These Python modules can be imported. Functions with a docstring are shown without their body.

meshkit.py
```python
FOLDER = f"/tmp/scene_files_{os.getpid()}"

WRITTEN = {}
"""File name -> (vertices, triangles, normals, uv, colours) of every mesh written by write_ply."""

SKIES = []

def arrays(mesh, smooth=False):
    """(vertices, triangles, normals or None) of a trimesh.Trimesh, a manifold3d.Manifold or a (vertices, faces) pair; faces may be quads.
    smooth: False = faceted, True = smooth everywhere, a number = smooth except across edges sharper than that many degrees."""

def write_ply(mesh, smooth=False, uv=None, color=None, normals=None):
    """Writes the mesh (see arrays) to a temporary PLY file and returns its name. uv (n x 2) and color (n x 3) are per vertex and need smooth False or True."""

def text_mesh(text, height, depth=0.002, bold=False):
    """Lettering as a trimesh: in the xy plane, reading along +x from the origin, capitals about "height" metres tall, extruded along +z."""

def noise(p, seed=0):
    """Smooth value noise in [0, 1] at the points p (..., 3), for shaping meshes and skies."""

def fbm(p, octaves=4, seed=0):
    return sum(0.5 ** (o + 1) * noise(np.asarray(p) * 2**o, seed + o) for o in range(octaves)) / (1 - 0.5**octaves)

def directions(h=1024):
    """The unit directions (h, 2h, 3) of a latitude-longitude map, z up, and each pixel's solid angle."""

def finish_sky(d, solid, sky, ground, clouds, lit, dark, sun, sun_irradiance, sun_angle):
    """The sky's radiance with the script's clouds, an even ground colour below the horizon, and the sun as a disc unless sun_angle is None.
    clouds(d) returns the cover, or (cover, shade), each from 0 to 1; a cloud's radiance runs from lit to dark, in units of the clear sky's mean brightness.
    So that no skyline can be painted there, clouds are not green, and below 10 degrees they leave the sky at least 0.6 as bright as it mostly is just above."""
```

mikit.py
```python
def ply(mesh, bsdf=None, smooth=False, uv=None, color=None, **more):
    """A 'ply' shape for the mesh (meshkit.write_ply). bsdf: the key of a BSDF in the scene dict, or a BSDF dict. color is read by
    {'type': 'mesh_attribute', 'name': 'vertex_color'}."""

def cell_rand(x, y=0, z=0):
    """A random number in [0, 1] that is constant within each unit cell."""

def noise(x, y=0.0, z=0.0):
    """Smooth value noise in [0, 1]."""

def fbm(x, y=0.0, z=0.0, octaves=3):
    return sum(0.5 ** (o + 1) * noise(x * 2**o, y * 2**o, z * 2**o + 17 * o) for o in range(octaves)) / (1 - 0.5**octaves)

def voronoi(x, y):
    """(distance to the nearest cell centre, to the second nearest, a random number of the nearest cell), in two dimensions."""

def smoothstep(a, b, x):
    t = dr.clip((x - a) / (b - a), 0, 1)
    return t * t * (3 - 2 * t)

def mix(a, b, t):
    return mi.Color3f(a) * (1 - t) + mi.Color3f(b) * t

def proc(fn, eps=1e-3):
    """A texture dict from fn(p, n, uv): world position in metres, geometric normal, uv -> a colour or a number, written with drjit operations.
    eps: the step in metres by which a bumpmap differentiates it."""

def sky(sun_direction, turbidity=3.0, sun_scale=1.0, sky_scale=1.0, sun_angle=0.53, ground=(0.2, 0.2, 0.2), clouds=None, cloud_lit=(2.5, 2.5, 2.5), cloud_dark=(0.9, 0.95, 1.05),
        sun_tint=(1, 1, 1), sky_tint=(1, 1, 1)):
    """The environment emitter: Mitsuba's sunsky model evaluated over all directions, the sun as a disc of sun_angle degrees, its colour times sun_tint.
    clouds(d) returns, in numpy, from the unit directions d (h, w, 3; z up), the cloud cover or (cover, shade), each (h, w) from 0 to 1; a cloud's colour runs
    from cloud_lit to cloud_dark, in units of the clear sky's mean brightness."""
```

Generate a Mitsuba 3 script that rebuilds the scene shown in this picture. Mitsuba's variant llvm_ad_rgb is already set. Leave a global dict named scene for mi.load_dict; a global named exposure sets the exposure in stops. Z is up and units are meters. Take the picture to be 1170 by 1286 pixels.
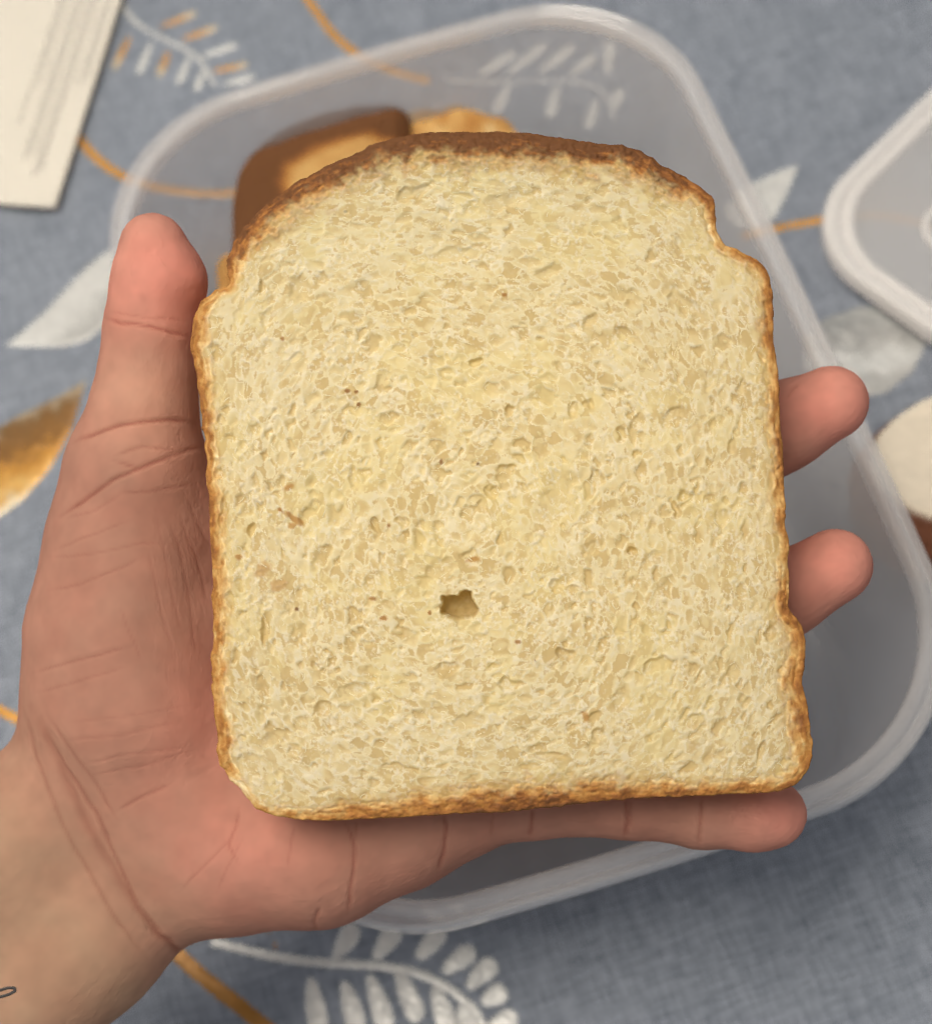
import math
import numpy as np
import trimesh
import shapely
import mitsuba as mi
import drjit as dr
import mikit, meshkit
from scipy.spatial import cKDTree, Delaunay
from scipy import ndimage

MM = 0.001
# ------------------------------------------------------------------ camera
# camera axes (rows: right, up, backwards) in world axes, a hand-held phone looking 25 degrees off straight down
ROT = np.array([[0.97378, -0.20532, -0.09800], [0.22751, 0.87881, 0.41943], [0.0, -0.43073, 0.90248]])
EYE = np.array([0.0, -180.9, 464.0])          # millimetres above the table top
F = 1800.0                                      # focal length in pixels of the 1170 wide photograph


def held(p):
    """A point given along the camera axes (mm) as a world point: the hand and the slice are held square to the phone."""
    return np.asarray(p, float) @ ROT + EYE


def at(px, py, h):
    """The point of the level plane at height h (mm) that the photograph shows at this pixel."""
    q = np.array([(px - 585) / F, (643 - py) / F, -1.0]) @ ROT
    return EYE + q * ((h - EYE[2]) / q[2])


scene, labels = {}, {}
T = mi.ScalarTransform4f
_o = EYE * MM
scene['camera'] = dict(type='thinlens', fov=2 * math.degrees(math.atan(585 / F)), fov_axis='x', near_clip=0.01, far_clip=20.0,
                       aperture_radius=0.0022, focus_distance=0.302,
                       to_world=T().look_at(origin=_o.tolist(), target=(_o - ROT[2]).tolist(), up=ROT[1].tolist()))
exposure = 0.0
# the room's soft bounce light, and one round ceiling lamp beyond the far side of the table
scene['room_light'] = dict(type='constant', radiance=dict(type='rgb', value=[0.30, 0.30, 0.30]))
LAMP_POS, LAMP_R, LAMP_RGB = np.array([-290.0, 40.0, 1280.0]), 320.0, [14.4, 13.1, 11.3]


def obj(key, mesh, bsdf, smooth=True, color=None, **more):
    if isinstance(mesh, tuple):
        mesh = trimesh.Trimesh(np.asarray(mesh[0], float), np.asarray(mesh[1]), process=False)
    m = trimesh.Trimesh(np.asarray(mesh.vertices) * MM, mesh.faces, process=False)
    scene[key] = mikit.ply(m, bsdf, smooth=smooth, color=color, **more)


def label(key, text, cat=None, **more):
    labels[key] = dict(label=text, **({'category': cat} if cat else {}), **more)


def sm(a, b, x):
    t = np.clip((x - a) / (b - a), 0, 1)
    return t * t * (3 - 2 * t)


def fbm(p, s, o=3, seed=0):
    p = np.asarray(p, float)
    if p.shape[1] == 2:
        p = np.c_[p, np.zeros(len(p))]
    return meshkit.fbm(p / s + 100, o, seed)


def mixc(a, b, t):
    return np.asarray(a, float) * (1 - t[:, None]) + np.asarray(b, float) * t[:, None]


VC = {'type': 'mesh_attribute', 'name': 'vertex_color'}
# ------------------------------------------------------------------ lamp
lamp = trimesh.creation.icosphere(3, LAMP_R)
lamp.vertices[:, 2] *= 0.35
lamp.vertices += LAMP_POS
obj('ceiling_lamp', lamp, dict(type='diffuse'), emitter=dict(type='area', radiance=dict(type='rgb', value=LAMP_RGB)))
label('ceiling_lamp', 'round white ceiling lamp glowing above the far side of the table', 'lamp')

# ------------------------------------------------------------------ materials
CLOTH_A = math.radians(-7.0)
CC, CS = math.cos(CLOTH_A), math.sin(CLOTH_A)


def weave(p):
    x, y = (p.x * CC - p.y * CS) * 1000, (p.x * CS + p.y * CC) * 1000
    a = mikit.fbm(x * 0.16, y * 1.9, 3.0, octaves=3)
    b = mikit.fbm(x * 1.9, y * 0.16, 9.0, octaves=3)
    return x, y, a, b


def cloth_color(p, n, uv):
    x, y, a, b = weave(p)
    big = mikit.fbm(x * 0.05, y * 0.05, 5.0)
    t = 0.5 + 1.15 * (a - 0.5) + 1.15 * (b - 0.5) + 0.25 * (big - 0.5)
    return mikit.mix((0.165, 0.192, 0.238), (0.33, 0.365, 0.43), dr.clip(t, 0, 1))


def cloth_bump(p, n, uv):
    x, y, a, b = weave(p)
    thread = dr.maximum(dr.abs(dr.sin(x * 5.2)), dr.abs(dr.sin(y * 5.2)))
    return 0.00016 * (a + b) + 0.00005 * thread


scene['mat_cloth'] = dict(type='twosided', bsdf=dict(type='bumpmap', nested_bsdf=dict(type='principled', base_color=mikit.proc(cloth_color), roughness=0.75, specular=0.25),
                          arbitrary=mikit.proc(cloth_bump, eps=2e-4)))


def thread_bump(p, n, uv):
    x, y = (p.x * 0.8 - p.y * 0.6) * 1000, (p.x * 0.6 + p.y * 0.8) * 1000
    return 0.0004 * mikit.fbm(x * 0.25, y * 1.6, 2.0)


scene['mat_motif'] = dict(type='twosided', bsdf=dict(type='bumpmap', nested_bsdf=dict(type='principled', base_color=VC, roughness=0.38, specular=0.7, metallic=0.25),
                          arbitrary=mikit.proc(thread_bump, eps=2e-4)))


def skin_bump(p, n, uv):
    x, y, z = p.x * 1000, p.y * 1000, p.z * 1000
    w = mikit.fbm(x * 0.35, y * 0.35, z * 0.35)
    ridge = dr.sin(9.0 * (0.35 * x + 0.94 * y + 4.0 * w))
    a, b = 0.8 * x + 0.6 * y + 1.2 * w, -0.6 * x + 0.8 * y + 1.2 * w
    lines = dr.square(1 - dr.abs(2 * mikit.noise(a * 0.22, b * 1.15, z * 0.3) - 1)) + dr.square(1 - dr.abs(2 * mikit.noise(b * 0.25 + 9, a * 1.0, z * 0.3) - 1))
    return -0.000016 * dr.square(lines) + 0.00011 * mikit.fbm(x * 1.3, y * 1.3, z * 1.3) + 0.00002 * ridge + 0.00005 * mikit.noise(x * 3.1, y * 3.1, z * 3.1)


# skin lets some light through, which softens its shading
scene['mat_skin'] = dict(type='bumpmap', nested_bsdf=dict(type='principledthin', base_color=VC, roughness=0.30, diff_trans=0.4, spec_trans=0.0, eta=1.6), arbitrary=mikit.proc(skin_bump, eps=1.5e-4))
# bread crumb is translucent: part of the light passes the surface and comes out again elsewhere
scene['mat_crumb'] = dict(type='principledthin', base_color=VC, roughness=0.65, diff_trans=0.75, spec_trans=0.0, eta=1.2)


def crust_bump(p, n, uv):
    x, y, z = p.x * 1000, p.y * 1000, p.z * 1000
    return 0.00026 * mikit.fbm(x * 1.3, y * 1.3, z * 1.3) + 0.00010 * mikit.noise(x * 5.0, y * 5.0, z * 5.0)


scene['mat_crust'] = dict(type='twosided', bsdf=dict(type='bumpmap', nested_bsdf=dict(type='principled', base_color=VC, roughness=0.7, specular=0.2),
                          arbitrary=mikit.proc(crust_bump, eps=1.5e-4)))
scene['mat_paper'] = dict(type='twosided', bsdf=dict(type='principled', base_color=VC, roughness=0.6, specular=0.3))
scene['mat_ink'] = dict(type='twosided', bsdf=dict(type='diffuse', reflectance=dict(type='rgb', value=[0.47, 0.45, 0.42])))
scene['mat_tattoo'] = dict(type='twosided', bsdf=dict(type='principled', base_color=dict(type='rgb', value=[0.04, 0.035, 0.035]), roughness=0.5))


def milky(weight, rgb, rough=0.3, trans=0.9, ior=1.35):
    return dict(type='blendbsdf', weight=weight, bsdf_0=dict(type='thindielectric', int_ior=ior),
                bsdf_1=dict(type='principledthin', base_color=dict(type='rgb', value=rgb), roughness=rough, diff_trans=trans, spec_trans=0.0, eta=ior + 0.1))


scene['mat_wall'] = milky(0.29, [0.86, 0.86, 0.87], 0.45, 0.9, 1.18)
scene['mat_rim'] = milky(0.31, [0.95, 0.935, 0.93], 0.12, 0.5, 1.5)
scene['mat_lid'] = milky(0.72, [0.92, 0.91, 0.905])
scene['mat_lid_rim'] = milky(0.80, [0.95, 0.93, 0.915], 0.28, 0.4)

# ------------------------------------------------------------------ tablecloth and its woven motifs
n = 160
gx, gy = np.meshgrid(np.linspace(-700, 750, n), np.linspace(-500, 900, n), indexing='ij')
gp = np.stack([gx.ravel(), gy.ravel()], 1)
gz = -0.6 + 0.9 * (fbm(gp, 90, 3, 3) - 0.5) * sm(0, 1, np.full(len(gp), 1.0))
ii = np.arange(n * n).reshape(n, n)
q = np.stack([ii[:-1, :-1], ii[1:, :-1], ii[1:, 1:], ii[:-1, 1:]], -1).reshape(-1, 4)
obj('tablecloth', (np.c_[gp, gz], np.vstack([q[:, [0, 1, 2]], q[:, [0, 2, 3]]])), 'mat_cloth')
labels['tablecloth'] = dict(kind='structure', label='blue grey linen tablecloth with woven white and orange leaves')
cloth_tree = cKDTree(gp)


def cloth_z(p):
    dd, k = cloth_tree.query(p, k=4)
    w = 1 / (dd + 1e-3)
    return (gz[k] * w).sum(1) / w.sum(1)


count = {}


def key_of(base):
    count[base] = count.get(base, 0) + 1
    return base if count[base] == 1 else f'{base}_{count[base] - 1:03d}'


def pad(key, outline, colour, lift=0.3, step=1.1):
    """A raised, cushion-like woven patch with the given outline (world mm, on the cloth)."""
    poly = shapely.Polygon(outline).buffer(0)
    if poly.geom_type != 'Polygon':
        poly = max(poly.geoms, key=lambda g: g.area)
    b = poly.exterior
    ring = np.array([b.interpolate(t).coords[0] for t in np.arange(0, b.length, step * 0.8)])
    x0, y0, x1, y1 = poly.bounds
    xs, ys = np.meshgrid(np.arange(x0, x1, step), np.arange(y0, y1, step))
    rng = np.random.default_rng(5)
    pts = np.c_[xs.ravel(), ys.ravel()] + rng.uniform(-0.25, 0.25, (xs.size, 2)) * step
    pts = pts[shapely.contains_xy(poly.buffer(-step * 0.5), pts[:, 0], pts[:, 1])]
    P = np.vstack([ring, pts])
    tri = Delaunay(P).simplices
    cen = P[tri].mean(1)
    tri = tri[shapely.contains_xy(poly, cen[:, 0], cen[:, 1])]
    a = P[tri]
    flip = np.cross(a[:, 1] - a[:, 0], a[:, 2] - a[:, 0]) < 0
    tri[flip] = tri[flip][:, ::-1]
    d = cKDTree(ring).query(P)[0]
    z = cloth_z(P) + 0.1 + lift * (1 - np.exp(-d / 1.6)) + 0.2 * (fbm(P, 2.0, 2, 8) - 0.5)
    z[:len(ring)] = cloth_z(ring) - 0.25
    obj(key, (np.c_[P, z], tri), 'mat_motif', color=np.clip(colour(P, d), 0, 1))


WHITE, GOLD, CREAM, AMBER = (0.72, 0.72, 0.70), (0.66, 0.32, 0.055), (0.66, 0.58, 0.42), (0.42, 0.19, 0.03)


def stroke(pts, w, taper=(1.0, 1.0)):
    """Outline of a ribbon along pixel points (on the cloth), w pixels wide."""
    p = np.array([at(x, y, 0)[:2] for x, y in pts])
    t = np.linspace(0, 1, len(p))
    u = np.linspace(0, 1, 24)
    p = np.stack([np.interp(u, t, p[:, k]) for k in (0, 1)], 1)
    p[1:-1] = ndimage.gaussian_filter1d(p, 1.5, axis=0, mode='nearest')[1:-1]
    tg = np.gradient(p, axis=0)
    tg /= np.linalg.norm(tg, axis=1, keepdims=True)
    nn = np.c_[-tg[:, 1], tg[:, 0]]
    h = w * 0.26 * 0.5 * np.interp(u, [0, 0.5, 1], [taper[0], 1, taper[1]])[:, None]
    return np.vstack([p + nn * h, (p - nn * h)[::-1]])


def leaflet(a, b, w):
    """Outline of a small lance-shaped leaf from pixel a to pixel b."""
    A, B = at(*a, 0)[:2], at(*b, 0)[:2]
    d = B - A
    nn = np.array([-d[1], d[0]]) / np.linalg.norm(d)
    u = np.linspace(0, 1, 14)
    prof = np.interp(u, [0, 0.15, 0.5, 0.8, 0.93, 1], [0.3, 0.65, 0.95, 1.0, 0.75, 0.25]) * w * 0.13
    c = A + u[:, None] * d
    return np.vstack([c + nn * prof[:, None], (c - nn * prof[:, None])[::-1]])


def plain(rgb, var=0.25, along=None, tip=None):
    def f(P, d):
        v = 1 + var * (fbm(P, 1.5, 2, 4) - 0.5)
        c = np.tile(np.asarray(rgb, float), (len(P), 1))
        if along is not None:
            a, b = (at(*k, 0)[:2] for k in along)
            t = np.clip(((P - a) @ (b - a)) / ((b - a) @ (b - a)), 0, 1)
            c = mixc(rgb, tip, sm(0.35, 1.0, t))
        return c * v[:, None]
    return f


def leaf_set(items, w):
    for a, b, c in items:
        gold = c == 'o'
        pad(key_of('tablecloth__leaf'), leaflet(a, b, w), plain(GOLD if gold else WHITE, 0.3, (a, b), CREAM if gold else WHITE))


leaf_set([((199, 33), (248, 13), 'o'), ((227, 49), (274, 31), 'o'), ((251, 70), (299, 54), 'w'), ((266, 88), (313, 79), 'o'), ((275, 106), (322, 94), 'w'),
          ((163, 43), (142, 87), 'o'), ((191, 49), (173, 93), 'w'), ((212, 61), (199, 96), 'o'), ((239, 66), (223, 105), 'w'), ((257, 84), (245, 114), 'w')], 17)
leaf_set([((600, 92), (648, 62), 'w'), ((635, 92), (686, 52), 'w'), ((676, 90), (722, 54), 'w'), ((715, 92), (750, 66), 'w'), ((763, 92), (766, 48), 'w'),
          ((768, 140), (780, 108), 'w'), ((640, 100), (622, 140), 'w'), ((700, 104), (690, 145), 'w'), ((750, 120), (738, 160), 'w')], 22)
leaf_set([((418, 1206), (448, 1160), 'w'), ((468, 1206), (500, 1163), 'w'), ((522, 1206), (557, 1164), 'w'), ((553, 1222), (597, 1190), 'w'), ((584, 1242), (624, 1206), 'w'),
          ((603, 1262), (637, 1240), 'w'), ((612, 1290), (652, 1276), 'w'), ((388, 1226), (402, 1300), 'w'), ((430, 1230), (452, 1300), 'w'), ((462, 1222), (488, 1296), 'w'),
          ((497, 1214), (527, 1286), 'w'), ((544, 1236), (566, 1300), 'w'), ((578, 1258), (592, 1308), 'w')], 30)
for pts, w, c in [([(150, -5), (156, 12), (170, 29), (194, 42), (221, 55), (242, 64), (257, 81), (269, 108)], 11, WHITE),
                  ([(560, 100), (640, 100), (715, 98), (760, 110), (772, 150)], 9, WHITE),
                  ([(262, 1182), (330, 1199), (385, 1210), (490, 1211), (540, 1226), (580, 1252), (602, 1275), (612, 1300)], 15, WHITE),
                  ([(380, -10), (400, 17), (416, 40), (440, 62), (480, 84), (540, 100)], 17, GOLD),
                  ([(85, 150), (98, 172), (118, 196), (150, 221), (200, 238), (290, 245), (330, 230)], 18, GOLD),
                  ([(-10, 886), (28, 907), (60, 925)], 17, GOLD),
                  ([(930, 296), (975, 285), (1044, 272), (1110, 268), (1180, 285)], 16, GOLD),
                  ([(215, 1190), (240, 1216), (285, 1252), (345, 1300)], 22, AMBER),
                  ([(336, 1165), (348, 1195)], 7, AMBER)]:
    pad(key_of('tablecloth__vine'), stroke(pts, w), plain(c, 0.3))


def big_leaf(pts, colour):
    pad(key_of('tablecloth__leaf'), ndimage.gaussian_filter1d(np.array([at(x, y, 0)[:2] for x, y in pts]), 0.6, axis=0, mode='wrap'), colour, lift=0.4)


def band_leaf(a, b, stops):
    """Colour running across a leaf from pixel a to pixel b through the given stops."""
    A, B = at(*a, 0)[:2], at(*b, 0)[:2]

    def f(P, d):
        t = np.clip(((P - A) @ (B - A)) / ((B - A) @ (B - A)) + 0.25 * (fbm(P, 4, 3, 6) - 0.5), 0, 1)
        s = np.linspace(0, 1, len(stops))
        st = np.array(stops)
        c = np.stack([np.interp(t, s, st[:, k]) for k in range(3)], 1)
        return c * (1 + 0.3 * (fbm(P, 1.2, 2, 4) - 0.5))[:, None]
    return f


G2 = (0.50, 0.50, 0.485)
big_leaf([(2, 434), (2, 434), (2, 434), (30, 412), (60, 386), (82, 358), (105, 334), (135, 308), (165, 300), (175, 330), (160, 375), (140, 405), (110, 430), (80, 438), (40, 435)],
         band_leaf((50, 370), (120, 425), [G2, WHITE, WHITE, G2, G2]))
big_leaf([(109, 474), (109, 474), (109, 474), (95, 540), (62, 592), (30, 630), (-15, 660), (-60, 690), (-70, 600), (-25, 540), (25, 518), (70, 498)],
         band_leaf((10, 520), (55, 625), [(0.50, 0.42, 0.30), (0.22, 0.11, 0.03), (0.27, 0.12, 0.02), (0.60, 0.28, 0.04), (0.70, 0.42, 0.12), (0.68, 0.60, 0.45)]))
big_leaf([(900, 262), (925, 238), (945, 226), (975, 212), (1006, 203), (1006, 203), (1006, 203), (992, 240), (975, 280), (950, 290), (915, 285)], plain(WHITE, 0.5))
big_leaf([(1000, 420), (1030, 397), (1080, 379), (1130, 380), (1165, 396), (1170, 430), (1150, 470), (1115, 496), (1075, 506), (1030, 490), (1005, 460)],
         band_leaf((1085, 380), (1105, 500), [(0.47, 0.48, 0.47), (0.35, 0.36, 0.36), (0.42, 0.42, 0.41), (0.66, 0.67, 0.66), (0.5, 0.5, 0.49), G2]))

# ------------------------------------------------------------------ food container


def outline(w, l, r, bow, inset, m=40):
    """Rounded rectangle with slightly bowed sides, as m*8 points."""
    w, l, r = w - 2 * inset, l - 2 * inset, max(r - inset * 0.55, 3)
    pts = []
    for sx, sy, a0 in ((1, 1, 0), (-1, 1, 90), (-1, -1, 180), (1, -1, 270)):
        for a in np.radians(a0 + np.linspace(0, 90, m)):
            pts.append((sx * (w / 2 - r) + r * math.cos(a), sy * (l / 2 - r) + r * math.sin(a)))
    p = np.vstack([pts, pts[:1]])
    s = np.r_[0, np.cumsum(np.linalg.norm(np.diff(p, axis=0), axis=1))]
    u = np.linspace(0, s[-1], m * 8, endpoint=False)
    p = np.stack([np.interp(u, s, p[:, k]) for k in (0, 1)], 1)
    x, y = p[:, 0] / (w / 2), p[:, 1] / (l / 2)
    return np.c_[p[:, 0] * (1 + bow * (1 - y * y)), p[:, 1] * (1 + bow * (1 - x * x))]


def turned(p, ang, cx, cy):
    c, s = math.cos(ang), math.sin(ang)
    return np.c_[p[:, 0] * c - p[:, 1] * s + cx, p[:, 0] * s + p[:, 1] * c + cy]


def loft(profile, dims, pose, closed=False, cap=None):
    """Rings of the outline at (inset, z); cap='end' fills the last ring with shrinking rings."""
    rings = [np.c_[turned(outline(*dims, i), *pose), np.full(320, float(z))] for i, z in profile]
    if cap:
        last = rings[-1]
        c = last.mean(0)
        for f in (0.8, 0.6, 0.4, 0.2, 0.02):
            rings.append(c + (last - c) * f)
    V, m, k = np.vstack(rings), 320, len(rings)
    Q = []
    for a in range(k if closed else k - 1):
        i = np.arange(m)
        j = (i + 1) % m
        b = (a + 1) % k
        Q.append(np.stack([a * m + i, a * m + j, b * m + j, b * m + i], 1))
    Q = np.vstack(Q)
    return V, np.vstack([Q[:, [0, 1, 2]], Q[:, [0, 2, 3]]])


BOX, BOXPOSE = (202.8, 289.6, 50.8, 0.0247), (0.0741, 14.3, 36.5)
body = [(6.6, 80), (8, 62), (10.5, 30), (12.5, 12), (14.5, 6), (18, 2.9), (24, 2.4)]
skin_ = [(5.6, 80), (7, 62), (9.5, 30), (11.5, 10), (13.5, 4), (17, 1.3), (24, 1.0)]
v1, f1 = loft(body, BOX, BOXPOSE, cap='end')
v2, f2 = loft(skin_, BOX, BOXPOSE, cap='end')
obj('plastic_container__body', (np.vstack([v1, v2]), np.vstack([f1[:, ::-1], f2 + len(v1)])), 'mat_wall', smooth=True)
rim = [(0.2, 75), (0, 77), (0, 82.2), (0.4, 83.4), (1.2, 83.8), (2.0, 83.4), (2.5, 82.6), (3.0, 82.7), (3.4, 84.2), (4.1, 85.2), (5.2, 85.4), (6.2, 84.9), (6.8, 83.6), (6.9, 80), (5.4, 79.6), (4.9, 80.4), (1.4, 80.4), (1.0, 75)]
obj('plastic_container__rim', loft(rim, BOX, BOXPOSE, closed=True), 'mat_rim', smooth=45)
label('plastic_container', 'large frosted clear plastic food container without its lid, standing under the held bread slice', 'container')

# its kind of lid, lying upside up on the cloth to the right
e1 = at(1170, 134, 12)[:2] - at(1093, 209, 12)[:2]
a1 = math.atan2(e1[1], e1[0])
tip_ = at(988, 290, 12)[:2]
LID = (150.0, 190.0, 33.0, 0.012)
ux, uy = np.array([math.cos(a1 - math.pi / 2), math.sin(a1 - math.pi / 2)]), np.array([math.cos(a1), math.sin(a1)])
lc = tip_ + ux * LID[0] / 2 + uy * LID[1] / 2
LIDPOSE = (a1 - math.pi / 2, lc[0], lc[1])
lid_rim = [(0, 6.2), (0, 11.2), (0.7, 12.6), (2.0, 13.1), (3.8, 13.0), (4.8, 12.2), (5.6, 11.2), (6.4, 11.2), (7.0, 12.2), (8.2, 12.6), (9.4, 12.2), (10.2, 10.6), (10.3, 9.0), (8.6, 8.6), (2.0, 9.4), (1.2, 6.2)]
obj('plastic_lid__rim', loft(lid_rim, LID, LIDPOSE, closed=True), 'mat_lid_rim', smooth=45)
obj('plastic_lid__panel', loft([(10.25, 9.9), (11.5, 9.6), (14, 9.5)], LID, LIDPOSE, cap='end'), 'mat_lid')
vc = at(1198, 287, 10)
ring = trimesh.creation.torus(10.5, 1.5, 60, 16)
ring.vertices = ring.vertices * [1, 1, 0.8] + [vc[0], vc[1], 10.1]
obj('plastic_lid__vent_ring', ring, 'mat_lid_rim')
label('plastic_lid', 'frosted plastic container lid with rounded corner lying on the cloth at the right edge', 'lid')

# ------------------------------------------------------------------ booklet
c0 = at(68, 259, 5)[:2]
e = at(150, 0, 5)[:2] - c0
e /= np.linalg.norm(e)
w_ = np.array([-e[1], e[0]])


def slab(w, l, z0, z1, off=(0, 0), wob=0.0):
    b = trimesh.creation.box((1, 1, 1)).subdivide().subdivide().subdivide()
    p = b.vertices + 0.5
    xy = c0 + np.outer(p[:, 1] * l + off[1], e) + np.outer(p[:, 0] * w + off[0], w_)
    z = z0 + (z1 - z0) * p[:, 2] + wob * (fbm(xy, 60, 2, 2) - 0.5)
    return trimesh.Trimesh(np.c_[xy, z], b.faces, process=False)


def paper(mesh, rgb):
    v = np.asarray(mesh.vertices)
    return np.asarray(rgb) * (1 + 0.06 * (fbm(v, 6, 2, 1) - 0.5))[:, None]


for key, m, rgb in [('booklet__page_block', slab(128, 168, 0.3, 3.9, (1.2, 2.0)), (0.66, 0.58, 0.45)),
                    ('booklet__page', slab(130, 170, 4.0, 4.9, (0, 0), 0.4), (0.80, 0.75, 0.655))]:
    obj(key, m, 'mat_paper', smooth=False, color=paper(m, rgb))
rng = np.random.default_rng(3)
ink = []


def word(u0, u1, s0, s1):
    P = [c0 + e * u + w_ * s for u, s in ((u0, s0), (u1, s0), (u1, s1), (u0, s1))]
    b = len(ink) * 4
    ink.append(([(p[0], p[1], 5.25) for p in P], [(b, b + 1, b + 2), (b, b + 2, b + 3)]))


def text_line(s, u0, u1, h=0.9):
    u = u0 + rng.uniform(0, 1)
    while u < u1:
        k = rng.uniform(1.2, 5.0)
        word(u, min(u + k, u1), s - h / 2, s + h / 2)
        u += k + 0.8


for s, u0, u1 in [(11.0, 17, 120), (13.2, 14, 120), (17.4, 25, 120), (19.6, 22, 120), (3.9, 66, 120), (5.9, 62, 110), (24.5, 60, 120), (27, 40, 120)]:
    text_line(s, u0, u1)
obj('booklet__printed_text', (np.vstack([np.array(a) for a, _ in ink]), np.vstack([np.array(b) for _, b in ink])), 'mat_ink', smooth=False)
label('booklet', 'cream paper booklet with rows of small grey print at the upper left corner', 'booklet')

# ------------------------------------------------------------------ bread lying about
RAMP = np.array([[0.84, 0.72, 0.45], [0.62, 0.385, 0.14], [0.45, 0.205, 0.052], [0.27, 0.105, 0.03], [0.145, 0.06, 0.022]])


def browned(t):
    t = np.clip(t, 0, 1)
    return np.stack([np.interp(t, np.linspace(0, 1, 5), RAMP[:, k]) for k in range(3)], 1)


def rounded_prism(poly, z0, z1, edge, dome, step=1.6):
    """A loaf-like block on a plan outline: straight sides, rounded upper edge, domed top."""
    P = shapely.Polygon(poly).buffer(-edge * 0.8).buffer(edge * 0.8)
    b = P.exterior
    m = int(b.length / step)
    ring = np.array([b.interpolate(t, normalized=True).coords[0] for t in np.linspace(0, 1, m, endpoint=False)])
    if not b.is_ccw:
        ring = ring[::-1]
    c = np.array(P.centroid.coords[0])
    tg = np.roll(ring, -1, 0) - np.roll(ring, 1, 0)
    nn = np.c_[tg[:, 1], -tg[:, 0]] / np.linalg.norm(tg, axis=1, keepdims=True)
    rows = [np.c_[ring + nn * 0.0, np.full(m, z)] for z in np.linspace(z0, z1 - edge, max(3, int((z1 - z0 - edge) / 2.5)))]
    for a in np.linspace(0, 90, 9)[1:]:
        a = math.radians(a)
        k = edge * (1 - math.cos(a))
        rows.append(np.c_[ring - nn * k * 0.9, np.full(m, z1 - edge + edge * math.sin(a))])
    last = rows[-1][:, :2]
    steps = 26
    for f in np.linspace(1, 0.02, steps)[1:]:
        rows.append(np.c_[c + (last - c) * f, np.full(m, z1 + dome * (1 - f * f))])
    V = np.vstack(rows)
    i = np.arange(m)
    j = (i + 1) % m
    Q = np.vstack([np.stack([a * m + i, a * m + j, (a + 1) * m + j, (a + 1) * m + i], 1) for a in range(len(rows) - 1)])
    return V, np.vstack([Q[:, [0, 1, 2]], Q[:, [0, 2, 3]]])


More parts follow.
